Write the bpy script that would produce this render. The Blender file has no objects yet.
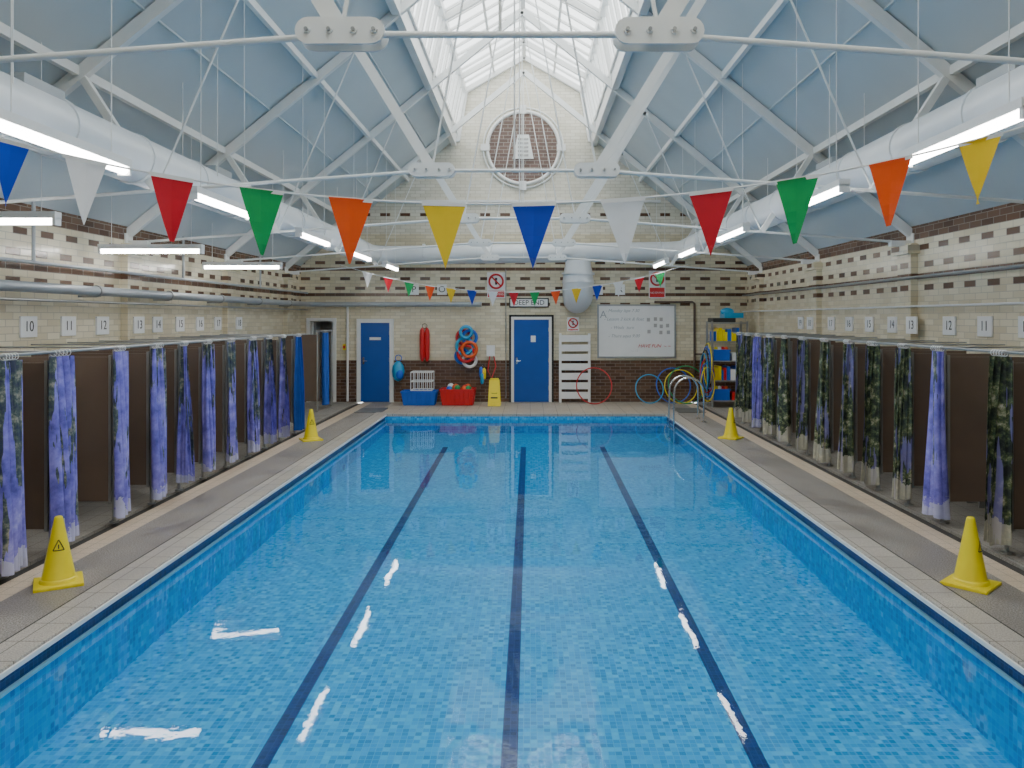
import bpy, math, random
from mathutils import Vector, Matrix
random.seed(7)
S=bpy.context.scene
COL=S.collection
XL,XR,XC=-5.73,5.43,-0.15
YF,YB=19.75,-3.0
PI=math.pi
# ------------------------------------------------------------ materials
class NT:
    def __init__(s,name):
        s.m=bpy.data.materials.new(name); s.m.use_nodes=True
        s.t=s.m.node_tree; s.n=s.t.nodes; s.l=s.t.links
        s.b=s.n['Principled BSDF']; s.out=s.n['Material Output']
        s.tc=None
    def node(s,t,**k):
        n=s.n.new(t)
        for a,b in k.items(): setattr(n,a,b)
        return n
    def put(s,sock,v):
        if isinstance(v,bpy.types.NodeSocket): s.l.new(v,sock)
        else: sock.default_value=v
    def math(s,op,a,b=0.0,c=0.0):
        n=s.node('ShaderNodeMath',operation=op)
        s.put(n.inputs[0],a); s.put(n.inputs[1],b); s.put(n.inputs[2],c)
        return n.outputs[0]
    def obj(s):
        if not s.tc: s.tc=s.node('ShaderNodeTexCoord')
        return s.tc.outputs['Object']
    def xyz(s):
        n=s.node('ShaderNodeSeparateXYZ'); s.l.new(s.obj(),n.inputs[0]); return n.outputs
    def comb(s,x,y,z):
        n=s.node('ShaderNodeCombineXYZ')
        s.put(n.inputs[0],x); s.put(n.inputs[1],y); s.put(n.inputs[2],z); return n.outputs[0]
    def mix(s,f,a,b):
        n=s.node('ShaderNodeMix',data_type='RGBA')
        s.put(n.inputs[0],f)
        s.put(n.inputs[6],a if isinstance(a,bpy.types.NodeSocket) else (*a,1))
        s.put(n.inputs[7],b if isinstance(b,bpy.types.NodeSocket) else (*b,1))
        return n.outputs[2]
    def noise(s,scale,detail=3,vec=None,rough=.5):
        n=s.node('ShaderNodeTexNoise'); n.inputs['Scale'].default_value=scale
        n.inputs['Detail'].default_value=detail; n.inputs['Roughness'].default_value=rough
        s.l.new(vec if vec else s.obj(),n.inputs['Vector']); return n.outputs['Fac']
    def ramp(s,f,stops,interp='LINEAR'):
        n=s.node('ShaderNodeValToRGB'); s.l.new(f,n.inputs[0]); r=n.color_ramp; r.interpolation=interp
        while len(r.elements)<len(stops): r.elements.new(.5)
        for e,(p,c) in zip(r.elements,stops): e.position=p; e.color=(*c,1)
        return n.outputs[0]
    def bump(s,h,strength=.3,dist=.01):
        n=s.node('ShaderNodeBump'); n.inputs['Strength'].default_value=strength
        n.inputs['Distance'].default_value=dist; s.l.new(h,n.inputs['Height']); return n.outputs[0]
    def base(s,c): s.put(s.b.inputs['Base Color'],c if isinstance(c,bpy.types.NodeSocket) else (*c,1))
    def set(s,**k):
        for a,v in k.items(): s.put(s.b.inputs[a.replace('_',' ')],v)

def plain(name,c,rough=.5,metal=0.,var=.08,scale=6.,coat=0):
    t=NT(name); f=t.noise(scale)
    d=tuple(max(0,x*(1-var*2)) for x in c); e=tuple(min(1,x*(1+var)) for x in c)
    t.base(t.mix(f,d,e)); t.set(Roughness=rough,Metallic=metal)
    if coat: t.b.inputs['Coat Weight'].default_value=coat
    return t.m

def brick(name,axis,kind):
    t=NT(name); o=t.xyz(); U=o[0] if axis=='x' else o[1]; Z=o[2]
    v=t.math('DIVIDE',Z,.08); row=t.math('FLOOR',v); fv=t.math('FRACT',v)
    odd=t.math('FLOORED_MODULO',row,2.0)
    u=t.math('ADD',t.math('DIVIDE',U,.25),t.math('MULTIPLY',odd,.5))
    colm=t.math('FLOOR',u); fu=t.math('FRACT',u)
    chk=t.math('FLOORED_MODULO',colm,2.0)
    mort=t.math('MAXIMUM',t.math('LESS_THAN',fv,.1),t.math('LESS_THAN',fu,.04))
    def isrow(r): return t.math('COMPARE',row,float(r),.1)
    def add(a,b): return b if a is None else t.math('MAXIMUM',a,b)
    solid=None; ck=None
    if kind=='side':
        for r in (40,41,42): solid=add(solid,isrow(r))
        for r in (38,35,31): ck=add(ck,isrow(r))
        solid=add(solid,isrow(33))
    else:
        solid=t.math('LESS_THAN',Z,1.04)
        for r in (33,41): solid=add(solid,isrow(r))
        for r in (30,35,38,43,58): ck=add(ck,isrow(r))
    brown=t.math('MAXIMUM',solid,t.math('MULTIPLY',ck,chk))
    wn=t.node('ShaderNodeTexWhiteNoise',noise_dimensions='2D'); t.l.new(t.comb(colm,row,0.0),wn.inputs['Vector'])
    r=wn.outputs['Value']
    cream=t.mix(r,(.66,.58,.40),(.81,.74,.56))
    if kind!='side':
        hi=t.math('GREATER_THAN',Z,4.2)
        cream=t.mix(hi,cream,t.mix(r,(.70,.66,.54),(.81,.77,.66)))
    brn=t.mix(r,(.085,.045,.028),(.17,.095,.06))
    c=t.mix(brown,cream,brn)
    c=t.mix(mort,c,t.mix(brown,(.47,.42,.32),(.25,.20,.16)))
    t.base(c); t.set(Roughness=t.math('ADD',t.math('MULTIPLY',mort,.5),.22))
    t.l.new(t.bump(t.math('SUBTRACT',1.0,mort),.35,.006),t.b.inputs['Normal'])
    return t.m

def mosaic(name,axes,dark=False):
    t=NT(name); o=t.xyz(); a=o[axes[0]]; b=o[axes[1]]
    s=1/.045
    ua=t.math('MULTIPLY',a,s); ub=t.math('MULTIPLY',b,s)
    wn=t.node('ShaderNodeTexWhiteNoise',noise_dimensions='2D')
    t.l.new(t.comb(t.math('FLOOR',ua),t.math('FLOOR',ub),0.),wn.inputs['Vector'])
    if dark: c=t.ramp(wn.outputs['Value'],[(0,(.003,.012,.10)),(1,(.010,.035,.20))])
    else: c=t.ramp(wn.outputs['Value'],[(0,(.015,.31,.66)),(.35,(.03,.42,.80)),(.75,(.06,.53,.88)),(1,(.15,.68,.95))])
    g=t.math('MAXIMUM',t.math('LESS_THAN',t.math('FRACT',ua),.1),t.math('LESS_THAN',t.math('FRACT',ub),.1))
    c=t.mix(g,c,(.04,.07,.25) if dark else (.15,.58,.86))
    t.base(c); t.set(Roughness=.3); return t.m

def aggregate(name,c1,c2,c3,tile=None):
    t=NT(name); f=t.noise(90,2,rough=.7); g=t.noise(1.6,5,rough=.65)
    c=t.ramp(f,[(.36,c1),(.5,c2),(.64,c3)])
    gg=t.ramp(g,[(.38,(0,0,0)),(.66,(1,1,1))])
    c=t.mix(t.math('MULTIPLY',gg,.55),c,c1)
    if tile:
        o=t.xyz()
        m=t.math('MAXIMUM',t.math('LESS_THAN',t.math('FRACT',t.math('DIVIDE',o[0],tile)),.03),
                 t.math('LESS_THAN',t.math('FRACT',t.math('DIVIDE',o[1],tile)),.03))
        c=t.mix(m,c,tuple(x*.5 for x in c1))
    t.base(c); t.set(Roughness=t.math('SUBTRACT',.62,t.math('MULTIPLY',gg,.3))); t.l.new(t.bump(f,.25,.004),t.b.inputs['Normal']); return t.m

def curtain_mat(name,kind):
    t=NT(name); o=t.xyz(); n=t.noise(5.0,5,rough=.65); n2=t.noise(11,4,rough=.7); z=o[2]
    if kind=='lav':
        st=t.noise(1.0,3,t.comb(t.math('MULTIPLY',o[0],9.0),t.math('MULTIPLY',o[1],9.0),t.math('MULTIPLY',z,1.1)),.6)
        c=t.ramp(n,[(.30,(.06,.06,.30)),(.45,(.17,.15,.58)),(.60,(.30,.27,.74)),(.78,(.55,.54,.86))])
        leaf=t.ramp(n2,[(.4,(.012,.025,.03)),(.52,(.06,.10,.05)),(.65,(.38,.36,.24))])
        k=t.math('GREATER_THAN',t.math('ADD',t.math('MULTIPLY',z,.09),st),.64)
        c=t.mix(t.math('MULTIPLY',k,.92),c,leaf)
        k2=t.math('LESS_THAN',t.math('ADD',z,t.math('MULTIPLY',n,.6)),.52)
        c=t.mix(t.math('MULTIPLY',k2,.6),c,(.68,.70,.78))
    elif kind=='leaf':
        c=t.ramp(n2,[(.38,(.008,.012,.012)),(.48,(.04,.06,.035)),(.56,(.12,.16,.06)),(.66,(.50,.46,.33)),(.78,(.74,.71,.60))])
        st=t.noise(1.0,3,t.comb(t.math('MULTIPLY',o[0],9.0),t.math('MULTIPLY',o[1],9.0),t.math('MULTIPLY',z,1.1)),.6)
        k=t.math('GREATER_THAN',st,.57); c=t.mix(t.math('MULTIPLY',k,.75),c,(.22,.20,.48))
        k2=t.math('LESS_THAN',t.math('ADD',z,t.math('MULTIPLY',n,.6)),.60)
        c=t.mix(t.math('MULTIPLY',k2,.65),c,(.66,.62,.52))
    else: c=t.mix(n,(.01,.07,.42),(.03,.16,.62))
    t.base(c); t.set(Roughness=.6); return t.m

m_bs=brick('glazed_brick_side','y','side'); m_bf=brick('glazed_brick_far','x','far')
m_ceil=plain('ceiling_paint',(.60,.655,.67),.6,0,.05,1.2)
m_white=plain('white_gloss_paint',(.83,.83,.81),.35,0,.04,4)
m_duct=plain('duct_white',(.74,.77,.79),.33,.0,.05,3)
m_steelw=plain('truss_paint',(.83,.84,.82),.4,0,.05,5)
m_grey=plain('grey_paint',(.40,.43,.45),.4,.2,.08,5)
m_chrome=plain('chrome',(.8,.82,.84),.15,1,.03,5)
m_galv=plain('galvanised_steel',(.42,.43,.43),.35,.7,.1,8)
m_black=plain('black_rubber',(.02,.02,.02),.5)
m_blued=plain('blue_door_paint',(.006,.085,.40),.35,0,.08,3)
m_part=plain('brown_laminate',(.165,.115,.085),.3,0,.12,3)
m_pipeb=plain('brown_pipe_paint',(.12,.08,.06),.35,0,.12,3)
m_yel=plain('yellow_plastic',(.90,.72,.01),.35,0,.05,5)
m_red=plain('red_plastic',(.66,.015,.02),.35,0,.05,5)
m_blue=plain('blue_plastic',(.01,.13,.65),.35,0,.05,5)
m_green=plain('green_plastic',(.01,.33,.10),.35,0,.05,5)
m_cyan=plain('cyan_plastic',(.03,.36,.65),.35,0,.05,5)
m_orange=plain('orange_plastic',(.80,.12,.02),.35,0,.05,5)
m_wplas=plain('white_plastic',(.87,.87,.86),.35,0,.03,5)
m_dark=plain('dark_interior',(.05,.045,.04),.7)
m_bench=plain('bench_laminate',(.46,.45,.43),.4,0,.06,5)
FL={}
for n,c in dict(red=(.62,.008,.025),green=(.005,.36,.09),orange=(.90,.10,.012),yellow=(.90,.60,.02),blue=(.005,.05,.48),white=(.85,.85,.85)).items():
    t=NT('bunting_'+n); f=t.noise(14); t.base(t.mix(f,tuple(x*.85 for x in c),c)); t.set(Roughness=.6)
    tr=t.node('ShaderNodeBsdfTranslucent'); tr.inputs[0].default_value=(*c,1)
    mx=t.node('ShaderNodeMixShader'); mx.inputs[0].default_value=.35
    t.l.new(t.b.outputs[0],mx.inputs[1]); t.l.new(tr.outputs[0],mx.inputs[2]); t.l.new(mx.outputs[0],t.out.inputs[0])
    FL[n]=t.m
m_deck=aggregate('deck_aggregate',(.15,.13,.115),(.31,.275,.24),(.50,.46,.41))
m_cop=aggregate('coping_stone',(.34,.30,.25),(.48,.43,.37),(.62,.57,.50),.3)
m_strip=aggregate('tan_tile',(.52,.40,.28),(.66,.53,.40),(.74,.63,.50),.15)
m_cubf=aggregate('cubicle_floor_tile',(.22,.20,.17),(.34,.31,.27),(.44,.40,.35),.2)
m_fard=aggregate('far_deck_tile',(.38,.32,.25),(.48,.41,.33),(.58,.51,.41),.3)
m_mf=mosaic('mosaic_pool_floor',(0,1)); m_ms=mosaic('mosaic_pool_side',(1,2)); m_me=mosaic('mosaic_pool_end',(0,2))
m_ml=mosaic('mosaic_lane_line',(0,1),True); m_mb=mosaic('mosaic_band',(1,2),True)
m_cl=curtain_mat('curtain_lavender','lav'); m_cf=curtain_mat('curtain_foliage','leaf'); m_cb=curtain_mat('curtain_blue','blue')
def emis(name,c,s):
    t=NT(name); t.base(c); t.b.inputs['Emission Color'].default_value=(*c,1); t.b.inputs['Emission Strength'].default_value=s
    return t.m
m_tube=emis('fluorescent_diffuser',(1,.985,.96),26)
t=NT('lantern_glass')
tr=t.node('ShaderNodeBsdfTransparent'); tr.inputs[0].default_value=(.90,.94,.95,1)
gl=t.node('ShaderNodeBsdfGlossy'); gl.inputs['Roughness'].default_value=.1
mx=t.node('ShaderNodeMixShader'); mx.inputs[0].default_value=.06
t.l.new(tr.outputs[0],mx.inputs[1]); t.l.new(gl.outputs[0],mx.inputs[2]); t.l.new(mx.outputs[0],t.out.inputs[0])
m_glass=t.m
t=NT('pool_water')
tr=t.node('ShaderNodeBsdfTransparent'); tr.inputs[0].default_value=(.66,.90,.965,1)
gl=t.node('ShaderNodeBsdfGlossy'); gl.inputs['Roughness'].default_value=.025
h=t.math('ADD',t.noise(2.2,1),t.math('MULTIPLY',t.noise(16,2),.10))
bp=t.bump(h,.22,.010)
fr=t.node('ShaderNodeFresnel'); fr.inputs['IOR'].default_value=1.33
t.l.new(bp,fr.inputs['Normal']); t.l.new(bp,gl.inputs['Normal'])
mx=t.node('ShaderNodeMixShader'); t.l.new(t.math('MULTIPLY',fr.outputs[0],.9),mx.inputs[0])
t.l.new(tr.outputs[0],mx.inputs[1]); t.l.new(gl.outputs[0],mx.inputs[2]); t.l.new(mx.outputs[0],t.out.inputs[0])
m_water=t.m

# ------------------------------------------------------------ mesh builder
class B:
    def __init__(s): s.v=[];s.f=[];s.mi=[];s.sm=[];s.ms=[]
    def _m(s,m):
        if m not in s.ms: s.ms.append(m)
        return s.ms.index(m)
    def face(s,idx,m,sm=False): s.f.append(idx); s.mi.append(s._m(m)); s.sm.append(sm)
    def box(s,x0,x1,y0,y1,z0,z1,m):
        b=len(s.v)
        for z in (z0,z1):
            s.v+= [(x0,y0,z),(x1,y0,z),(x1,y1,z),(x0,y1,z)]
        for q in ((3,2,1,0),(4,5,6,7),(0,1,5,4),(1,2,6,5),(2,3,7,6),(3,0,4,7)): s.face([b+i for i in q],m)
    def poly(s,pts,m,sm=False):
        b=len(s.v); s.v+=[tuple(p) for p in pts]; s.face(list(range(b,b+len(pts))),m,sm)
    def prism(s,pts,y0,y1,m,m2=None):  # pts in xz
        n=len(pts); b=len(s.v)
        s.v+=[(x,y0,z) for x,z in pts]+[(x,y1,z) for x,z in pts]
        s.face([b+i for i in range(n)],m); s.face([b+n+i for i in reversed(range(n))],m)
        for i in range(n):
            j=(i+1)%n; s.face([b+i,b+n+i,b+n+j,b+j],m2 or m)
    def beam(s,p0,p1,w,h,m,up=(0,1,0)):
        p0=Vector(p0);p1=Vector(p1);d=(p1-p0).normalized();u=Vector(up)
        sd=d.cross(u).normalized(); u=sd.cross(d).normalized()
        b=len(s.v)
        for p in (p0,p1):
            for a,c in ((-1,-1),(1,-1),(1,1),(-1,1)): s.v.append(tuple(p+sd*a*h/2+u*c*w/2))
        for q in ((3,2,1,0),(4,5,6,7),(0,1,5,4),(1,2,6,5),(2,3,7,6),(3,0,4,7)): s.face([b+i for i in q],m)
    def path(s,pts,r,m,seg=12,closed=False,caps=True):
        P=[Vector(p) for p in pts]; n=len(P); rr=r if isinstance(r,(list,tuple)) else [r]*n
        T=[]
        for i in range(n):
            a=P[(i-1)%n] if (closed or i>0) else P[i]; c=P[(i+1)%n] if (closed or i<n-1) else P[i]
            T.append((c-a).normalized())
        ref=Vector((0,0,1)) if abs(T[0].z)<.9 else Vector((1,0,0))
        u=T[0].cross(ref).normalized(); b=len(s.v)
        for i in range(n):
            u=(u-T[i]*u.dot(T[i])).normalized(); w=T[i].cross(u)
            for k in range(seg):
                a=2*PI*k/seg; s.v.append(tuple(P[i]+(u*math.cos(a)+w*math.sin(a))*rr[i]))
        for i in range(n if closed else n-1):
            j=(i+1)%n
            for k in range(seg):
                l=(k+1)%seg; s.face([b+i*seg+k,b+i*seg+l,b+j*seg+l,b+j*seg+k],m,True)
        if caps and not closed:
            for i,rev in ((0,True),(n-1,False)):
                ring=[s.v[b+i*seg+k] for k in range(seg)]
                s.poly(ring[::-1] if rev else ring,m)
    def cyl(s,p0,p1,r,m,seg=12,r1=None): s.path([p0,p1],[r,r if r1 is None else r1],m,seg)
    def torus(s,c,R,r,m,plane='xz',seg=28,sg=8,a0=0,a1=2*PI,Rz=None):
        full=abs(a1-a0-2*PI)<1e-6; n=seg; pts=[]; Rz=Rz or R
        for i in range(n if full else n+1):
            a=a0+(a1-a0)*i/n; x=R*math.cos(a);y=Rz*math.sin(a)
            pts.append({'xz':(c[0]+x,c[1],c[2]+y),'xy':(c[0]+x,c[1]+y,c[2]),'yz':(c[0],c[1]+x,c[2]+y)}[plane])
        s.path(pts,r,m,sg,closed=full)
    def ball(s,c,r,m,sx=1,sy=1,sz=1,seg=12):
        b=len(s.v); R=seg//2
        for i in range(R+1):
            p=PI*i/R
            for k in range(seg):
                a=2*PI*k/seg; s.v.append((c[0]+r*sx*math.sin(p)*math.cos(a),c[1]+r*sy*math.sin(p)*math.sin(a),c[2]+r*sz*math.cos(p)))
        for i in range(R):
            for k in range(seg):
                l=(k+1)%seg; s.face([b+i*seg+k,b+(i+1)*seg+k,b+(i+1)*seg+l,b+i*seg+l],m,True)
    def obj(s,name,parent=None,bevel=0):
        me=bpy.data.meshes.new(name); me.from_pydata(s.v,[],s.f)
        for m in s.ms: me.materials.append(m)
        for p,i,sm in zip(me.polygons,s.mi,s.sm): p.material_index=i; p.use_smooth=sm
        me.update(); o=bpy.data.objects.new(name,me); COL.objects.link(o)
        if parent: o.parent=parent
        if bevel:
            md=o.modifiers.new('bevel','BEVEL'); md.width=bevel; md.segments=2; md.limit_method='ANGLE'
        return o
def text(parent,body,loc,size,m,rz=0,name='lettering',shear=0):
    c=bpy.data.curves.new(name,'FONT'); c.body=body; c.size=size; c.align_x='CENTER'; c.align_y='CENTER'; c.extrude=.001; c.shear=shear
    c.materials.append(m); o=bpy.data.objects.new(name,c); COL.objects.link(o); o.location=loc
    o.rotation_euler=(PI/2,0,rz); o.parent=parent; return o
def roofz(x): return 3.4+.8225*min(x-XL,XR-x)

# ------------------------------------------------------------ room shell
PX0,PX1,PY0,PY1=-3.17,3.0,1.5,17.25
WZ=-.12
CW=.24
b=B()
for (x0,x1,m) in ((XL,-4.30,m_cubf),(-4.16,-3.92,m_strip),(-3.92,PX0-CW,m_deck),(PX1+CW,3.78,m_deck),(3.78,4.02,m_strip),(4.16,XR,m_cubf)):
    b.box(x0,x1,YB,YF,-.9,0,m)
for x0,x1 in ((-4.30,-4.16),(4.02,4.16)): b.box(x0,x1,YB,YF,-.9,-.03,m_dark)
b.box(PX0-CW,PX1+CW,PY1+CW,YF,-.9,0,m_fard); b.box(PX0-CW,PX1+CW,YB,PY0-CW,-.9,0,m_deck)
b.obj('floor')
b=B()
for x0,x1 in ((PX0-CW,PX0+.03),(PX1-.03,PX1+CW)): b.box(x0,x1,PY0-CW,PY1+CW,-.045,.012,m_cop)
b.box(PX0+.03,PX1-.03,PY1-.03,PY1+CW,-.045,.012,m_cop); b.box(PX0+.03,PX1-.03,PY0-CW,PY0+.03,-.045,.012,m_cop)
for x0,x1 in ((PX0+.03,PX0+.045),(PX1-.045,PX1-.03)): b.box(x0,x1,PY0,PY1,-.04,-.005,m_white)
for x in (PX0-CW+.01,PX1+CW-.01): b.box(x-.008,x+.008,PY0,PY1,.0,.0135,m_dark)
b.obj('pool_coping',bevel=.004)
def fz(y): return -.67+.0205*(y-4.86)
b=B()
b.poly([(PX0,PY0,fz(PY0)),(PX1,PY0,fz(PY0)),(PX1,PY1,fz(PY1)),(PX0,PY1,fz(PY1))],m_mf)
for x,sg in ((PX0,1),(PX1,-1)):
    q=[(x,PY0,-.9),(x,PY1,-.9),(x,PY1,-.14),(x,PY0,-.14)]; b.poly(q if sg<0 else q[::-1],m_ms)
    q=[(x,PY0,-.14),(x,PY1,-.14),(x,PY1,-.045),(x,PY0,-.045)]; b.poly(q if sg<0 else q[::-1],m_mb)
    b.box(min(x,x+sg*.02),max(x,x+sg*.02),PY0,PY1,-.165,-.14,m_white)
b.poly([(PX0,PY1,-.9),(PX1,PY1,-.9),(PX1,PY1,-.045),(PX0,PY1,-.045)],m_me)
b.poly([(PX0,PY0,-.9),(PX1,PY0,-.9),(PX1,PY0,-.045),(PX0,PY0,-.045)],m_me)
for x in (-1.665,-.13,1.425):
    w=.052
    b.poly([(x-w,PY0,fz(PY0)+.003),(x+w,PY0,fz(PY0)+.003),(x+w,15.6,fz(15.6)+.003),(x-w,15.6,fz(15.6)+.003)],m_ml)
b.obj('pool_basin')
b=B(); b.poly([(PX0,PY0,WZ),(PX1,PY0,WZ),(PX1,PY1,WZ),(PX0,PY1,WZ)],m_water); b.obj('pool_water')

for nm,x0,x1 in (('wall_left',XL-.25,XL),('wall_right',XR,XR+.25)):
    b=B(); b.box(x0,x1,YB-.2,YF+.2,-.1,3.4,m_bs)
    for y in (.31,3.96,7.61,11.26,14.91,18.56):
        if nm=='wall_left': b.box(XL,XL+.1,y-.2,y+.2,0,3.15,m_bs); b.box(XL,XL+.17,y-.26,y+.26,3.0,3.12,m_bs)
        else: b.box(XR-.1,XR,y-.2,y+.2,0,3.15,m_bs); b.box(XR-.17,XR,y-.26,y+.26,3.0,3.12,m_bs)
    b.obj(nm)
gable=[(XL,3.4),(XR,3.4),(XC+1.75,6.55),(XC+1.5,7.8),(XC,8.67),(XC-1.5,7.8),(XC-1.75,6.55)]
b=B()
b.box(XL,-5.52,YF,YF+.2,0,2.05,m_bf); b.box(-4.88,XR,YF,YF+.2,0,2.05,m_bf); b.box(XL,XR,YF,YF+.2,2.05,3.4,m_bf)
b.prism(gable,YF,YF+.2,m_bf)
b.obj('wall_far')
b=B(); b.box(-5.9,-4.5,YF+1.4,YF+1.5,0,2.4,m_white); b.box(-6,-5.9,YF+.2,YF+1.5,0,2.4,m_white); b.box(-4.6,-4.5,YF+.2,YF+1.5,0,2.4,m_part)
b.box(-6,-4.5,YF+.2,YF+1.5,2.4,2.5,m_white); b.box(-6,-4.5,YF,YF+1.5,-.05,0,m_fard); b.obj('wall_corridor')
b=B(); b.box(XL,XR,YB-.2,YB,0,3.4,m_bf); b.prism(gable,YB-.2,YB,m_bf); b.obj('wall_back')
# ceiling slopes
b=B(); th=.12
b.prism([(XL-.25,3.4-.2),(XC-1.75,6.55),(XC-1.75,6.55+th),(XL-.25,3.2+th+.03)],YB-.2,YF+.2,m_ceil)
b.prism([(XR+.25,3.4-.2),(XR+.25,3.2+th+.03),(XC+1.75,6.55+th),(XC+1.75,6.55)],YB-.2,YF+.2,m_ceil)
b.obj('ceiling')
b=B()
for sg in (-1,1):
    for k in (.36,.70):
        x=(XL if sg<0 else XR)+(-sg)*3.83*k; z=roofz(x)-.06
        b.beam((x,YB,z),(x,YF,z),.06,.09,m_steelw,up=(1,0,0))
    for k in (.18,.53,.86):
        x=(XL if sg<0 else XR)+(-sg)*3.83*k; z=roofz(x)-.012
        b.beam((x,YB,z),(x,YF,z),.03,.02,m_ceil,up=(1,0,0))
b.obj('roof_purlins')
# lantern
b=B()
for sg in (-1,1):
    xb,xt=XC+sg*1.75,XC+sg*1.5
    b.beam((xb,YB,6.55),(xb,YF,6.55),.12,.3,m_white,up=(1,0,0))
    b.beam((xb,YB,6.75),(xb,YF,6.75),.2,.06,m_white,up=(1,0,0))
    b.beam((xt,YB,7.8),(xt,YF,7.8),.12,.18,m_white,up=(1,0,0))
    y=YB+.25
    i=0
    while y<YF:
        b.beam((xb,y,6.6),(xt,y,7.8),.07 if i%2 else .12,.06,m_white); b.beam((xt,y,7.8),(XC,y,8.67),.04,.05,m_white); y+=.5; i+=1
b.beam((XC,YB,8.66),(XC,YF,8.66),.1,.16,m_white,up=(1,0,0))
for sg in (-1,1): b.beam((XC+sg*.75,YB,8.22),(XC+sg*.75,YF,8.22),.05,.05,m_white,up=(1,0,0))
for y in (3.96,7.61,11.26,14.91,18.56,19.68):
    for sg in (-1,1):
        b.beam((XC+sg*1.5,y,7.75),(XC,y,8.6),.08,.12,m_white); b.beam((XC+sg*1.72,y,6.6),(XC+sg*1.48,y,7.8),.1,.1,m_white)
b.obj('lantern_frame')
b=B()
for sg in (-1,1):
    b.poly([(XC+sg*1.78,YB,6.6),(XC+sg*1.78,YF,6.6),(XC+sg*1.53,YF,7.83),(XC+sg*1.53,YB,7.83)],m_glass)
    b.poly([(XC+sg*1.53,YB,7.83),(XC+sg*1.53,YF,7.83),(XC,YF,8.72),(XC,YB,8.72)],m_glass)
b.obj('window_lantern')

# trusses
def truss(y):
    b=B(); m=m_steelw
    for sg in (-1,1):
        xw=XL if sg<0 else XR; g=(XC+sg*.79,y,3.52)
        top=(XC,y,3.4+.8225*5.58-.1)
        b.beam((xw,y,3.3),top,.08,.12,m)
        foot=XC+sg*3.45; fzz=3.52-.073*2.66
        b.cyl(g,(xw,y,3.17),.018,m,8)
        mx=XC+sg*2.31; mz=roofz(mx)-.1
        b.beam(g,(mx,y,mz),.08,.09,m)
        lx=XC+sg*4.18; lz=roofz(lx)-.1
        b.beam((foot,y,fzz),(lx,y,lz),.07,.07,m)
        b.cyl((foot,y,fzz),(mx,y,mz),.010,m,6)
        b.cyl((g[0],y-.03,g[2]),top,.011,m,6)
        pts=[]
        for e,a0 in ((.155,-PI/2),(-.155,PI/2)):
            for i in range(9): a=a0+PI*i/8; pts.append((g[0]+e+.066*math.cos(a),3.52+.066*math.sin(a)))
        for dy in (-.065,.05): b.prism(pts,y+dy,y+dy+.016,m)
        for e in (-.16,-.05,.07,.17):
            b.cyl((g[0]+e,y-.078,3.52),(g[0]+e,y+.078,3.52),.019,m,6); b.cyl((g[0]+e,y-.09,3.52),(g[0]+e,y+.09,3.52),.010,m_galv,8)
        b.box(xw-.02 if sg>0 else xw,xw if sg>0 else xw+.02,y-.1,y+.1,3.1,3.3,m)
        b.box(min(xw,xw-sg*.3),max(xw,xw-sg*.3),y-.05,y+.05,3.12,3.2,m)
    b.cyl((XC-.79,y,3.52),(XC+.79,y,3.52),.018,m,8)
    b.cyl((XC,y,3.52),(XC,y,7.9),.009,m,6)
    return b.obj('roof_truss')
for y in (.31,3.96,7.61,11.26,14.91,18.56): truss(y)

# ducts
b=B(); r=.23
L=-3.8;R=3.65;zl=3.62;zr=3.72;yc=19.2
pts=[(L,YB+.05,zl)]+[(L,y,zl) for y in (4,10,16,18.7)]
for i in range(1,5): a=PI/2*i/5; pts.append((L+.5-.5*math.cos(a),18.7+.5*math.sin(a),zl))
pts+=[(L+.5,yc,zl),(0,yc,3.67),(R-.5,yc,zr)]
for i in range(1,5): a=PI/2*i/5; pts.append((R-.5+.5*math.sin(a),yc-.5+.5*math.cos(a),zr))
pts+=[(R,18.7,zr),(R,16,zr),(R,10,zr),(R,4,zr),(R,YB+.05,zr)]
b.path(pts,r,m_duct,28)
y=YB+.5
while y<18.6:
    for x,z in ((L,zl),(R,zr)): b.cyl((x,y,z),(x,y+.05,z),r+.014,m_duct,28); b.cyl((x,y+.055,z),(x,y+.062,z),r+.002,m_grey,28)
    y+=1.25
for x in (-2.6,-1.3,.1,2.2): b.cyl((x,yc,3.66),(x+.05,yc,3.66),r+.014,m_duct,28)
for y in (6,9.5,13,16.5):
    for x,z,s in ((L,zl,1),(R,zr,-1)):
        b.cyl((x-s*.1,y,z+.1),(x-s*.1-s*.2,y,z+.32),.06,m_duct,12)
        b.box(x+s*.02-.1,x+s*.02+.1,y-.25,y+.25,z+.18,z+.27,m_grey)
for y in (2,5.5,9.1,12.8,16.4):
    for x,z in ((L,zl),(R,zr)):
        for e in (-.2,.2): b.cyl((x+e,y,z),(x+e,y,roofz(x+e)-.01),.005,m_steelw,6)
b.obj('air_duct')
b=B()
b.path([(1.17,19.2,3.5),(1.17,19.2,3.0),(1.17,19.25,2.75),(1.17,19.4,2.6),(1.17,19.74,2.55)],[.3,.38,.38,.36,.34],m_duct,28)
b.cyl((1.17,19.2,3.15),(1.17,19.2,3.2),.4,m_duct,28); b.cyl((1.17,19.2,2.95),(1.17,19.2,2.98),.395,m_duct,28); b.obj('duct_hood')

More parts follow.
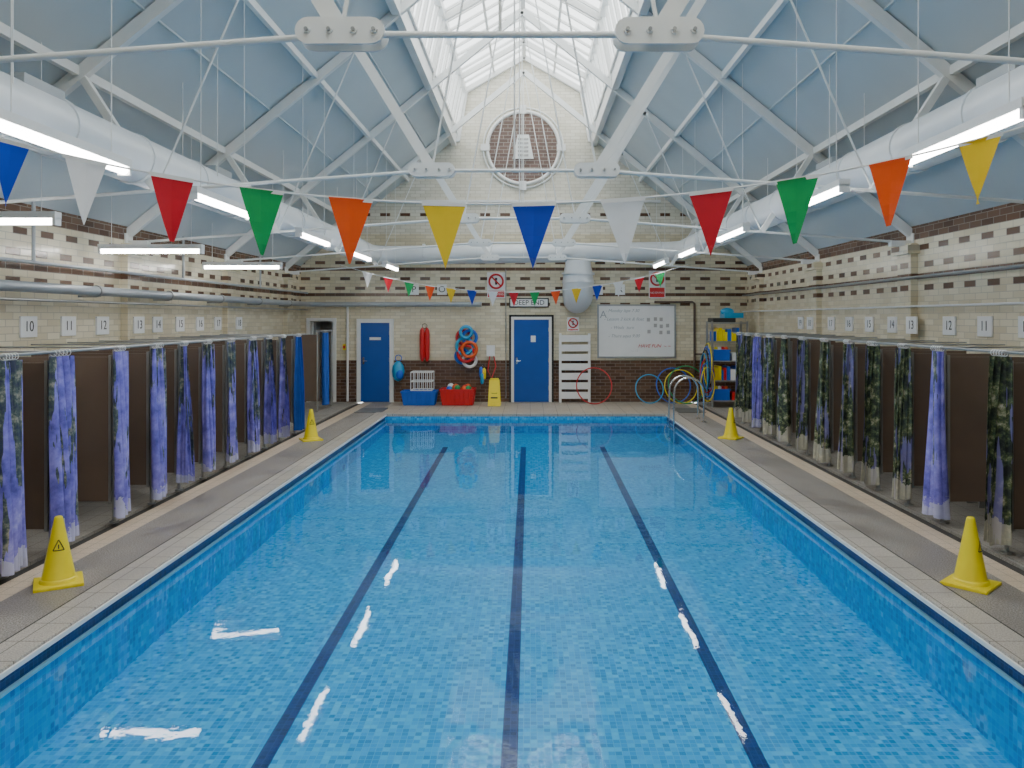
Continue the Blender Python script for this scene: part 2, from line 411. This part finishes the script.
# lamps
def lamp_y(x,y0,z,l=1.5):
    b=B(); b.box(x-.05,x+.05,y0,y0+l,z+.02,z+.08,m_white)
    b.cyl((x,y0+.03,z),(x,y0+l-.03,z),.035,m_tube,12)
    for e in (y0,y0+l-.03): b.box(x-.045,x+.045,e,e+.03,z-.04,z+.03,m_wplas)
    zz=roofz(x)-.01
    for e in (y0+.2,y0+l-.2): b.cyl((x,e,z+.08),(x,e,zz),.004,m_steelw,6)
    b.obj('fluorescent_light')
for i,y in enumerate((-1.75,1.3,4.4,7.05,10.3,13.35,16.4)):
    lamp_y(-3.02,y,3.2); lamp_y(2.85,y+.1,3.28)
def lamp_x(x0,x1,y,z):
    b=B(); b.box(x0,x1,y-.05,y+.05,z+.02,z+.08,m_white); b.cyl((x0+.03,y,z),(x1-.03,y,z),.035,m_tube,12)
    for e in (x0,x1-.03): b.box(e,e+.03,y-.045,y+.045,z-.04,z+.03,m_wplas)
    for e in (x0+.15,x1-.15): b.cyl((e,y,z+.08),(e,y,roofz(e)-.01),.004,m_steelw,6)
    b.obj('fluorescent_light')
for y in (7.0,10.1,13.3): lamp_x(-5.5,-4.18,y,2.96)

# bunting
def bunting(y,cx,sag0,k,hw,px,cols,w,h,name='bunting'):
    b=B(); zf=lambda x:sag0+k*(x-cx)**2
    n=48; b.path([(cx-hw+2*hw*i/n,y,zf(cx-hw+2*hw*i/n)) for i in range(n+1)],.006,m_wplas,6)
    for i,(x,c) in enumerate(zip(px,cols)):
        za,zb=zf(x-w/2),zf(x+w/2); tw=random.uniform(-.03,.03); lean=random.uniform(-.012,.012); N=6
        pv=[]
        for j in range(N+1):
            t=j/N; ww=w/2*(1-t); zz=(za+zb)/2-h*t
            row=[(x-ww+lean*t,y+tw*t+.012*math.sin(3*t+i),zz+(za-zb)/2*(1-t)),(x+lean*t,y+.02*math.sin(2.5*t+i)*(1-t),zz),(x+ww+lean*t,y-tw*t,zz-(za-zb)/2*(1-t))]
            if pv:
                b.poly([pv[0],row[0],row[1],pv[1]],FL[c],True); b.poly([pv[1],row[1],row[2],pv[2]],FL[c],True)
            pv=row
        b.beam((x-w/2,y-.004,za-.004),(x+w/2,y-.004,zb-.004),.006,.022,m_wplas)
    b.obj(name)
s=4.3/790
pxs=[-80,8,85,172,262,351,444,534,623,711,797,890,980,1070]
cl=['orange','blue','white','red','green','orange','yellow','blue','white','red','green','orange','yellow','red']
bunting(4.3,(490-530)*s,2.72,.354/2.667**2,3.95,[(p-530)*s for p in pxs],cl,.24,.355)
cyc=['white','red','green','orange','yellow','blue']
bunting(17.0,-.35,2.66,.042,3.75,[-.35+.45*(i-7) for i in range(15)],[cyc[i%6] for i in range(15)],.22,.32)

# ------------------------------------------------------------ cubicles
def curtain(x,y0,mat,wd=.3,z0=.1,z1=1.76,amp=1.0):
    b=B(); N=44; Zr=9; ph=random.uniform(0,6); folds=random.choice((3.5,4,4.5))
    for j in range(Zr+1):
        t=j/Zr; z=z1-(z1-z0)*t; A=(.028+.040*t**.8)*amp; W=wd*(.8+.28*t)
        for i in range(N+1):
            u=i/N; a=2*PI*folds*u
            b.v.append((x+A*math.sin(a)+.02*math.sin(ph+3*t+5*u),y0+W*u+.02*math.sin(2*a+ph)+.02*t*math.sin(ph),z+ .012*math.sin(a*.5+ph)*(t>.9)))
    for j in range(Zr):
        for i in range(N): k=j*(N+1)+i; b.face([k,k+1,k+N+2,k+N+1],mat,True)
    for i in range(5): b.torus((x,y0+wd*.8*(i+.3)/5,1.79),.028,.004,m_wplas,'xz',10,5)
    b.obj('shower_curtain')
yl=[4.0,4.75,5.55,6.38,7.03,8.1,8.9,9.6,10.3,11.1,11.95,12.7,13.45,14.3]
yr=[4.0,4.8,5.6,6.3,7.03,8.09,8.85,9.63,10.38,11.2,12.1,12.95,13.76,14.5,15.15,15.75]
def cub(side,ys,xf,xw,mats):
    s=1 if side=='l' else -1
    b=B(); b.cyl((xf,ys[0]-.8,1.8),(xf,ys[-1]+.5,1.8),.014,m_galv,10)
    for y in ys: b.cyl((xf,y,1.8),(xw,y,1.8),.009,m_galv,8)
    b.obj('curtain_rail')
    for i,y in enumerate(ys):
        b=B(); xa=xf-s*.09
        b.box(min(xa,xw-0),max(xa,xw),y+.0,y+.03,.22,1.70,m_part)
        b.box(min(xa,xa-s*.03),max(xa,xa-s*.03),y-.006,y+.036,.2,1.72,m_galv)
        b.cyl((xf-s*.07,y+.015,0),(xf-s*.07,y+.015,1.8),.02,m_galv,10)
        b.cyl((xf-s*.07,y+.015,0),(xf-s*.07,y+.015,.02),.045,m_galv,12)
        b.cyl((xw+s*.25,y+.015,0),(xw+s*.25,y+.015,.24),.016,m_galv,8)
        b.obj('cubicle_partition')
        big=(i==4)
        curtain(xf+s*.02,y-.12,mats[i],(.34 if big else random.uniform(.17,.25)) if side=='l' else random.uniform(.22,.30),z0=random.uniform(.07,.13),amp=1.3 if big else (1.0 if side=='l' else 1.15))
        y2=ys[i+1] if i+1<len(ys) else y+.75
        b=B(); xi=xw+s*.02; xo=xw+s*.40
        b.box(min(xi,xo),max(xi,xo),y+.05,y2-.03,.43,.46,m_bench); b.box(min(xi,xo)+.04,max(xi,xo)-.04,y+.12,y+.15,0,.43,m_galv); b.box(min(xi,xo)+.04,max(xi,xo)-.04,y2-.13,y2-.1,0,.43,m_galv)
        b.obj('cubicle_bench',bevel=.004)
cub('l',yl,-4.2,XL+.11,[m_cl]*13+[m_cb])
cub('r',yr,4.18,XR-.11,[m_cf,m_cf,m_cf,m_cf,m_cf,m_cl,m_cf,m_cf,m_cf,m_cf,m_cf,m_cf,m_cf,m_cl,m_cf,m_cf])
curtain(-4.75,18.2,m_cb,.3,.1,1.76)
b=B(); b.cyl((-4.75,17.6,1.8),(-4.75,19.0,1.8),.018,m_galv,8); b.cyl((-4.75,18.9,0),(-4.75,18.9,1.8),.02,m_galv,8); b.cyl((-4.75,17.65,0),(-4.75,17.65,1.8),.02,m_galv,8)
b.box(XL+.01,-4.8,18.0,18.03,.2,1.72,m_part); b.obj('cubicle_partition')
# number signs
for side,x,ys0,st,n0 in (('l',XL+.014,9.0,.78,10),('r',XR-.014,9.4,.8,11)):
    for i in range(-5,9):
        y=ys0+i*st
        if any(abs(y-p)<.38 for p in (7.61,11.26,14.91)): xx=x+(.1 if side=='l' else -.1)
        else: xx=x
        b=B(); b.box(xx-.012,xx+.012,y-.15,y+.15,1.88,2.12,m_wplas); o=b.obj('number_sign',bevel=.003)
        n=n0+i
        text(o,str(n),(xx+(.0135 if side=='l' else -.0135),y,2.0),.17,m_black,PI/2 if side=='l' else -PI/2,'digits')

# ------------------------------------------------------------ cones
def cone(x,y,rot=0):
    b=B(); n=28
    b.box(-.17,.17,-.17,.17,0,.025,m_yel)
    prof=[(.135,.025),(.128,.05),(.118,.055),(.035,.50),(.03,.525),(.02,.535)]
    base=len(b.v)
    for r,z in prof:
        for k in range(n): a=2*PI*k/n; b.v.append((r*math.cos(a),r*math.sin(a),z))
    for i in range(len(prof)-1):
        for k in range(n): l=(k+1)%n; q=base+i*n; b.face([q+k,q+l,q+n+l,q+n+k],m_yel,True)
    b.face([base+(len(prof)-1)*n+k for k in range(n)],m_yel)
    def sp(u,z,o=.003):
        r=.118-(z-.055)/.445*.083+o; a=-PI/2+u/r; return (r*math.cos(a),r*math.sin(a),z)
    A,Bp,C=(-.04,.28),(.04,.28),(0,.36)
    def bar(p,q,w=.004):
        for t in range(6):
            u0=p[0]+(q[0]-p[0])*t/6;z0=p[1]+(q[1]-p[1])*t/6;u1=p[0]+(q[0]-p[0])*(t+1)/6;z1=p[1]+(q[1]-p[1])*(t+1)/6
            b.poly([sp(u0,z0-w),sp(u1,z1-w),sp(u1,z1+w),sp(u0,z0+w)] if abs(q[1]-p[1])<.01 else [sp(u0-w,z0),sp(u0+w,z0),sp(u1+w,z1),sp(u1-w,z1)],m_black)
    bar(A,Bp);bar(A,C);bar(Bp,C);bar((0,.292),(0,.325),.004)
    o=b.obj('yellow_warning_cone',bevel=.004); o.location=(x,y,.0); o.rotation_euler=(0,0,rot)
cone(-3.73,6.25,.55);cone(-3.77,13.6,.5);cone(3.47,6.22,.75);cone(3.51,13.8,.9)

# ------------------------------------------------------------ far wall fittings
Y=YF-.003
def door(name,x0,x1,zt,fr,blk=False):
    b=B()
    b.box(x0,x1,Y-.05,Y-.01,.01,zt,m_blued)
    for u0,u1,v0,v1 in ((x0-fr,x0,0,zt+fr),(x1,x1+fr,0,zt+fr),(x0,x1,zt,zt+fr)): b.box(u0,u1,Y-.07,Y-.001,v0,v1,m_white)
    if blk:
        for u0,u1,v0,v1 in ((x0-fr-.05,x0-fr,0,zt+fr+.05),(x1+fr,x1+fr+.05,0,zt+fr+.05),(x0-fr-.05,x1+fr+.05,zt+fr,zt+fr+.05)): b.box(u0,u1,Y-.06,Y-.001,v0,v1,m_black)
    b.box(x0+.05,x0+.09,Y-.065,Y-.05,.95,1.12,m_chrome); b.cyl((x0+.07,Y-.1,1.03),(x0+.17,Y-.1,1.03),.01,m_chrome,8); b.cyl((x0+.07,Y-.1,1.03),(x0+.07,Y-.05,1.03),.01,m_chrome,8)
    for z in (.3,1.0,zt-.3): b.cyl((x1-.005,Y-.056,z),(x1-.005,Y-.056,z+.1),.01,m_chrome,8)
    return b.obj(name)
d1=door('door_1',-4.22,-3.50,1.98,.10); d2=door('door_2',-.40,.47,2.06,.07,True)
b=B(); b.box(-4.0,-3.72,Y-.06,Y-.05,1.55,1.62,m_wplas); b.obj('sign',parent=d1)
b=B(); b.box(.02,.14,Y-.06,Y-.05,1.5,1.66,m_wplas); b.obj('sign',parent=d2)
b=B()
for u0,u1,v0,v1 in ((-5.58,-5.5,0,2.1),(-4.92,-4.84,0,2.1),(-5.5,-4.92,2.02,2.1)): b.box(u0,u1,Y-.04,Y+.2,v0,v1,m_white)
b.box(-5.5,-5.46,Y+.2,Y+.85,.01,2.0,m_white); b.obj('door_3')
# round gable window
b=B(); c=(-.17,6.35)
ring=[(c[0]+.86*math.cos(2*PI*i/40),c[1]+.86*math.sin(2*PI*i/40)) for i in range(40)]
t=NT('brown_brick_roundel'); bt=t.node('ShaderNodeTexBrick'); t.l.new(t.comb(t.xyz()[0],t.xyz()[2],0.0),bt.inputs['Vector'])
bt.inputs['Scale'].default_value=1; bt.inputs['Brick Width'].default_value=.22; bt.inputs['Row Height'].default_value=.09; bt.inputs['Mortar Size'].default_value=.005
bt.inputs['Color1'].default_value=(.11,.065,.05,1); bt.inputs['Color2'].default_value=(.17,.10,.08,1); bt.inputs['Mortar'].default_value=(.42,.38,.33,1)
t.base(bt.outputs['Color']); t.set(Roughness=.4)
b.prism(ring,Y-.03,Y+.0,t.m)
b.torus((c[0],Y-.04,c[1]),.90,.045,m_white,'xz',48,10); b.torus((c[0],Y-.04,c[1]),1.0,.02,m_steelw,'xz',48,8)
for k in range(4):
    a=k*PI/2; b.beam((c[0]+.84*math.cos(a),Y-.06,c[1]+.84*math.sin(a)),(c[0]+1.06*math.cos(a),Y-.06,c[1]+1.06*math.sin(a)),.06,.16,m_white)
b.prism([(c[0]-.26,c[1]-.28),(c[0]+.26,c[1]-.28),(c[0]+.14,c[1]+.32),(c[0]-.14,c[1]+.32)],Y-.07,Y-.03,m_white)
for i in range(5): z=c[1]-.22+i*.1; b.box(c[0]-.13,c[0]+.13,Y-.085,Y-.07,z,z+.05,m_bench)
b.obj('window_roundel')
b=B()
b.prism([(XC-1.7,6.5),(XC-1.6,6.5),(XC-1.40,7.72),(XC,8.54),(XC+1.40,7.72),(XC+1.6,6.5),(XC+1.7,6.5),(XC+1.47,7.8),(XC,8.64),(XC-1.47,7.8)],Y-.08,Y,m_white)
b.box(XC-3.4,XC+3.4,Y-.1,Y,4.98,5.04,m_white)
b.obj('trim_gable')
# signs
b=B(); b.box(-.52,.47,Y-.03,Y,2.36,2.60,m_black); b.box(-.49,.44,Y-.035,Y-.03,2.39,2.57,m_wplas); o=b.obj('deep_end_sign'); text(o,'DEEP END',(-.025,Y-.038,2.48),.17,m_black)
def prohib(x0,x1,z0,z1,name='no_entry_sign'):
    b=B(); b.box(x0,x1,Y-.02,Y,z0,z1,m_wplas); w=x1-x0; cx=(x0+x1)/2; cz=z1-w*.5
    b.torus((cx,Y-.024,cz),w*.38,w*.06,m_red,'xz',28,6); b.beam((cx-w*.25,Y-.026,cz+w*.25),(cx+w*.25,Y-.026,cz-w*.25),.008,w*.08,m_red)
    b.ball((cx,Y-.022,cz+w*.13),w*.07,m_black,1,.1,1); b.beam((cx,Y-.022,cz+w*.05),(cx,Y-.022,cz-w*.18),.004,w*.12,m_black)
    if z1-z0>w*1.2: b.box(x0+.02,x1-.02,Y-.024,Y-.02,z0+.02,z0+(z1-z0-w)*.95,m_red)
    o=b.obj(name)
    if z1-z0>w*1.2: text(o,'NO DIVING',(cx,Y-.026,z0+(z1-z0-w)*.48),w*.16,m_wplas)
prohib(-1.07,-.62,2.60,3.24); prohib(2.97,3.38,2.60,3.28); prohib(.93,1.22,1.77,2.12)
for k,(x,ch) in enumerate(((-2.9,'P'),(-2.2,'O'),(1.7,'L'),(2.25,'R'))):
    b=B(); b.box(x-.12,x+.12,Y-.015,Y,2.68,2.94,m_wplas); o=b.obj('letter_sign'); text(o,ch,(x,Y-.018,2.81),.22,m_black)
# whiteboard
b=B(); b.box(1.7,3.62,Y-.03,Y,1.12,2.42,m_wplas)
for u0,u1,v0,v1 in ((1.68,1.72,1.1,2.44),(3.6,3.64,1.1,2.44),(1.7,3.62,1.1,1.14),(1.7,3.62,2.4,2.44)): b.box(u0,u1,Y-.04,Y,v0,v1,m_galv)
b.box(2.1,3.2,Y-.09,Y-.03,1.1,1.12,m_galv)
o=b.obj('whiteboard')
text(o,'A',(1.83,Y-.034,2.18),.26,m_grey)
for i,sx in enumerate(('- Monday laps 7.30','- Lesson 2 kick & float','- Weds  turn','- Thurs aqua 9.00')): text(o,sx,(2.3+.04*(i%2),Y-.034,2.28-i*.21),.11,m_grey,shear=.35)
for i in range(4):
    for j in range(3):
        if (i*3+j) in (1,5,9): continue
        bb=B(); x=2.92+i*.16+random.uniform(-.015,.015); z=2.02-j*.16+random.uniform(-.015,.015); bb.box(x,x+.08,Y-.033,Y-.03,z,z+.09,m_bench); bb.obj('magnet_card',parent=o)
text(o,'HAVE FUN  ~ ~',(3.1,Y-.034,1.40),.12,m_red,shear=.3); text(o,'. . . :',(2.6,Y-.034,1.3),.1,m_grey)
# stored steps rack
b=B()
for x in (.72,1.44): b.box(x,x+.06,Y-.2,Y-.12,0,1.72,m_wplas)
for i in range(7): z=.10+i*.235; b.box(.78,1.44,Y-.19,Y-.10,z,z+.165,m_wplas)
for x in (.74,1.46): b.beam((x,Y-.12,1.2),(x,Y-.005,1.3),.03,.03,m_wplas,up=(0,0,1))
b.obj('pool_step_rack',bevel=.006)
# pipes
b=B()
b.path([(XL+.24,YB+.1,2.44),(XL+.24,YF-.35,2.44),(XL+.27,YF-.22,2.44),(XL+.4,YF-.16,2.44),(-1.2,YF-.16,2.44)],.06,m_grey,14)
for y in range(-2,20,2): b.cyl((XL+.24,y,2.44),(XL+.24,y+.06,2.44),.075,m_galv,14); b.box(XL,XL+.24,y+.01,y+.05,2.36,2.39,m_galv)
b.obj('heating_pipe')
b=B()
b.path([(XL+.2,YB+.1,2.72),(XL+.2,YF-.1,2.72)],.02,m_grey,8); b.path([(XL+.2,YB+.1,2.3),(XL+.2,YF-.1,2.3)],.015,m_galv,8)
for y in (8.8,12.6,16.2): b.cyl((XL+.2,y,2.72),(XL+.2,y,3.4),.02,m_grey,8)
b.obj('conduit_pipe')
b=B(); b.path([(XR-.14,YB+.1,2.66),(XR-.14,YF-.1,2.66)],.02,m_galv,8); b.path([(XR-.14,3,2.26),(XR-.14,YF-.1,2.26)],.014,m_wplas,8); b.obj('conduit_pipe')
b=B(); b.path([(3.1,Y-.06,2.5),(4.05,Y-.06,2.5),(4.1,Y-.06,2.46),(4.1,Y-.06,.02)],.028,m_pipeb,10); b.cyl((4.1,Y-.06,1.2),(5.4,Y-.06,1.2),.02,m_pipeb,8)
b.path([(-.60,Y-.05,3.3),(-.60,Y-.05,2.7),(-.60,Y-.05,.1)],.012,m_galv,8); b.path([(-4.55,Y-.05,2.4),(-4.55,Y-.05,.02)],.03,m_wplas,8); b.obj('wall_pipe')
b=B(); b.box(-1.08,-.88,Y-.12,Y,1.15,1.42,m_wplas); b.path([(-1.0,Y-.1,1.15),(-1.05,Y-.12,.8),(-.95,Y-.15,.6),(-.85,Y-.12,.9),(-.9,Y-.1,1.15)],.015,m_red,8); b.obj('hose_reel_box')
# torpedo buoys, floats, bag
b=B()
for x in (-2.68,-2.56): b.path([(x,Y-.1,1.02),(x,Y-.1,1.08),(x,Y-.1,1.2),(x,Y-.1,1.7),(x,Y-.1,1.8),(x,Y-.1,1.86)],[.02,.055,.065,.065,.05,.015],m_red,14)
b.cyl((-2.62,Y,1.9),(-2.62,Y-.14,1.9),.012,m_chrome,8); b.torus((-2.62,Y-.1,1.9),.06,.008,m_black,'xz',16,6); b.obj('torpedo_buoy')
b=B()
for i,(x,z,mm,R) in enumerate(((-1.65,1.62,m_red,.17),(-1.5,1.62,m_blue,.17),(-1.62,1.4,m_cyan,.2),(-1.5,1.32,m_orange,.18),(-1.68,1.15,m_blue,.17),(-1.5,1.05,m_wplas,.16),(-1.58,1.22,m_red,.2),(-1.58,1.75,m_cyan,.14))):
    b.torus((x,Y-.08-.05*(i%4),z),R,.04,mm,'xz',24,8)
b.cyl((-1.58,Y,1.9),(-1.58,Y-.26,1.9),.012,m_chrome,8); b.obj('hanging_swim_floats')
b=B(); b.ball((-3.27,Y-.16,.78),.16,m_cyan,1,.7,1.6); b.torus((-3.27,Y-.1,1.1),.08,.012,m_blue,'xz',16,6); b.ball((-3.22,Y-.24,.7),.1,m_blue,1,.6,1.2); b.obj('hanging_kit_bag')
b=B()
for i,(x,z,mm) in enumerate(((-1.22,.75,m_blue),(-1.14,.72,m_yel),(-1.19,.6,m_cyan))):
    b.path([(x,Y-.06-.02*i,z+.14),(x,Y-.08-.02*i,z+.1),(x,Y-.08-.02*i,z-.08),(x,Y-.08-.02*i,z-.14)],[.01,.045,.05,.03],mm,10)
b.cyl((-1.18,Y,.92),(-1.18,Y-.12,.92),.008,m_chrome,8); b.torus((-1.18,Y-.08,.9),.05,.006,m_black,'xz',14,5); b.obj('hanging_pool_toys')
def basket(x0,x1,y0,y1,h,m,items,name):
    b=B(); t=.05
    def q(x0,x1,y0,y1): return [(x0,y0),(x1,y0),(x1,y1),(x0,y1)]
    bt=q(x0+t,x1-t,y0+t,y1-t); tp=q(x0,x1,y0,y1)
    b.poly([(*p,.012) for p in bt],m)
    for i in range(4):
        j=(i+1)%4; b.poly([(*bt[i],.01),(*bt[j],.01),(*tp[j],h),(*tp[i],h)],m)
        b.beam((*tp[i],h),(*tp[j],h),.04,.03,m,up=(0,0,1))
        for k in range(1,7):
            u=k/7; a=Vector((*bt[i],.01)).lerp(Vector((*bt[j],.01)),u); c=Vector((*tp[i],h)).lerp(Vector((*tp[j],h)),u); b.beam(a,c,.015,.02,m,up=(.3,.5,.1))
    for k in range(items):
        b.ball((random.uniform(x0+.15,x1-.15),random.uniform(y0+.12,y1-.12),h-.03+random.uniform(0,.08)),random.uniform(.06,.1),random.choice((m_red,m_orange,m_wplas,m_yel,m_blue,m_green)))
    b.obj(name)
basket(-3.08,-2.25,18.85,19.35,.33,m_blue,0,'blue_basket'); basket(-2.15,-1.33,18.85,19.4,.38,m_red,9,'red_basket')
b=B()
for z in (.37,.58,.80):
    for p,q in (((-2.85,18.88),(-2.35,18.88)),((-2.35,18.88),(-2.35,19.32)),((-2.35,19.32),(-2.85,19.32)),((-2.85,19.32),(-2.85,18.88))): b.cyl((*p,z),(*q,z),.014,m_wplas,6)
for k in range(6):
    x=-2.85+.1*k; b.cyl((x,18.88,.36),(x,18.88,.80),.010,m_wplas,6); b.cyl((x,19.32,.36),(x,19.32,.80),.010,m_wplas,6)
b.obj('wire_crate')
# A sign
b=B()
for sg in (-1,1):
    y0=18.9+sg*.16
    b.poly([(-1.0,y0,.01),(-.7,y0,.01),(-.73,18.9+sg*.015,.62),(-.97,18.9+sg*.015,.62)],m_yel)
    b.poly([(-1.0,y0+sg*.012,.01),(-.7,y0+sg*.012,.01),(-.73,18.9+sg*.027,.62),(-.97,18.9+sg*.027,.62)],m_yel)
b.box(-.95,-.75,18.87,18.93,.6,.66,m_yel)
b.beam((-.91,18.802,.3),(-.79,18.802,.3),.01,.02,m_black);b.beam((-.91,18.802,.3),(-.85,18.835,.42),.01,.02,m_black);b.beam((-.79,18.802,.3),(-.85,18.835,.42),.01,.02,m_black)
b.box(-.93,-.77,18.77,18.775,.16,.22,m_black)
b.obj('wet_floor_sign')
# shelf rack
b=B(); x0,x1,y0,y1=4.28,5.1,18.55,19.1
for x in (x0,x1):
    for y in (y0,y1): b.box(x-.02,x+.02,y-.02,y+.02,0,2.02,m_galv)
sh=(.15,.62,1.08,1.54,1.98)
for z in sh: b.box(x0,x1,y0,y1,z-.015,z+.015,m_galv)
for k,z in enumerate(sh[:-1]):
    if k in (0,2):   # large crates
        mm=m_blue if k==0 else m_blue
        b.box(x0+.04,x0+.42,y0+.03,y1-.06,z+.016,z+.26,mm); b.box(x0+.02,x0+.44,y0+.015,y1-.05,z+.24,z+.275,mm)
        b.box(x0+.48,x1-.04,y0+.05,y1-.06,z+.016,z+.20,m_red if k==0 else m_wplas)
        for j in range(4): b.ball((x0+.12+.08*j,y0+.14,z+.29),.055,(m_yel,m_wplas,m_red,m_orange)[j])
    else:
        x=x0+.05
        while x<x1-.12:
            w=random.uniform(.04,.12); h=random.uniform(.22,.36); mm=random.choice((m_blue,m_yel,m_red,m_wplas,m_blue,m_yel))
            b.box(x,min(x+w,x1-.03),y0+.04,y1-.08,z+.016,z+h,mm); x+=w+.008
b.box(x0+.02,x0+.55,y0,y1,2.0,2.1,m_black); b.box(x0+.3,x0+.75,y0+.05,y1-.05,2.1,2.22,m_cyan); b.ball((x0+.4,y0+.2,2.25),.12,m_cyan,1.4,1,.8)
for k,mm in enumerate((m_yel,m_blue,m_black,m_cyan)): b.torus((x0-.05-.03*k,y0+.25,1.0-.08*k),.42,.014,mm,'yz',30,6,Rz=.5)
for k,mm in enumerate((m_red,m_blue,m_yel)): b.torus((x0-.12,y0-.03*k,.75-.1*k),.16,.014,mm,'xz',24,6,Rz=.4)
b.obj('equipment_shelf')
def hoop(x,R,m,dy=0):
    b=B(); n=40; pts=[]
    for i in range(n):
        a=2*PI*i/n; zz=R+.012+R*math.sin(a); pts.append((x+R*math.cos(a),Y-.32+dy+.26*(zz/(2*R)),zz))
    b.path(pts,.014,m,8,closed=True); b.obj('hula_hoop')
hoop(1.57,.43,m_red,-.22); hoop(2.95,.34,m_cyan,-.05); hoop(3.55,.42,m_blue); hoop(3.72,.40,m_yel,-.08); hoop(3.85,.45,m_green,-.14)
# ladder rails
b=B()
for y in (15.9,16.45):
    pts=[(3.5,y,0),(3.5,y,.55)]
    for i in range(1,10): a=PI*i/10; pts.append((3.2+.3*math.cos(a),y,.6+.3*math.sin(a)))
    pts+=[(2.9,y,.55),(2.9,y,.2),(2.9,y,-.42)]
    b.path(pts,.02,m_chrome,10); b.cyl((3.5,y,0),(3.5,y,.015),.05,m_chrome,14)
for z in (-.18,-.38): b.box(2.86,2.94,15.9,16.45,z-.015,z+.015,m_chrome)
b.obj('pool_ladder')
for x0,x1 in ((-3.9,-3.3),(3.3,3.9)):
    b=B()
    b.box(x0,x1,17.5,18.4,.001,.006,m_dark)
    for i in range(12): b.box(x0,x1,17.5+i*.077,17.53+i*.077,.006,.014,m_galv)
    b.obj('drain_grate')
b=B(); b.box(-4.67,-4.6,Y-.05,Y,1.3,1.45,m_yel); b.box(-4.66,-4.61,Y-.055,Y-.05,1.34,1.41,m_red); b.obj('switch_box')

# ------------------------------------------------------------ world & camera
w=bpy.data.worlds.new('overcast_sky'); S.world=w; w.use_nodes=True
nt=w.node_tree; bg=nt.nodes['Background']
g=nt.nodes.new('ShaderNodeTexCoord'); sp=nt.nodes.new('ShaderNodeSeparateXYZ'); rp=nt.nodes.new('ShaderNodeValToRGB')
nt.links.new(g.outputs['Generated'],sp.inputs[0]); nt.links.new(sp.outputs[2],rp.inputs[0])
rp.color_ramp.elements[0].color=(.80,.82,.83,1); rp.color_ramp.elements[1].color=(1,.99,.965,1)
nt.links.new(rp.outputs[0],bg.inputs[0]); bg.inputs[1].default_value=4.8
cam=bpy.data.cameras.new('camera'); co=bpy.data.objects.new('camera',cam); COL.objects.link(co)
co.location=(0,0,2.1); co.rotation_euler=(PI/2,0,0)
cam.sensor_width=36; cam.lens=36*790/1024; cam.shift_x=-18/1024; cam.shift_y=-66/1024; cam.clip_start=.05
S.camera=co
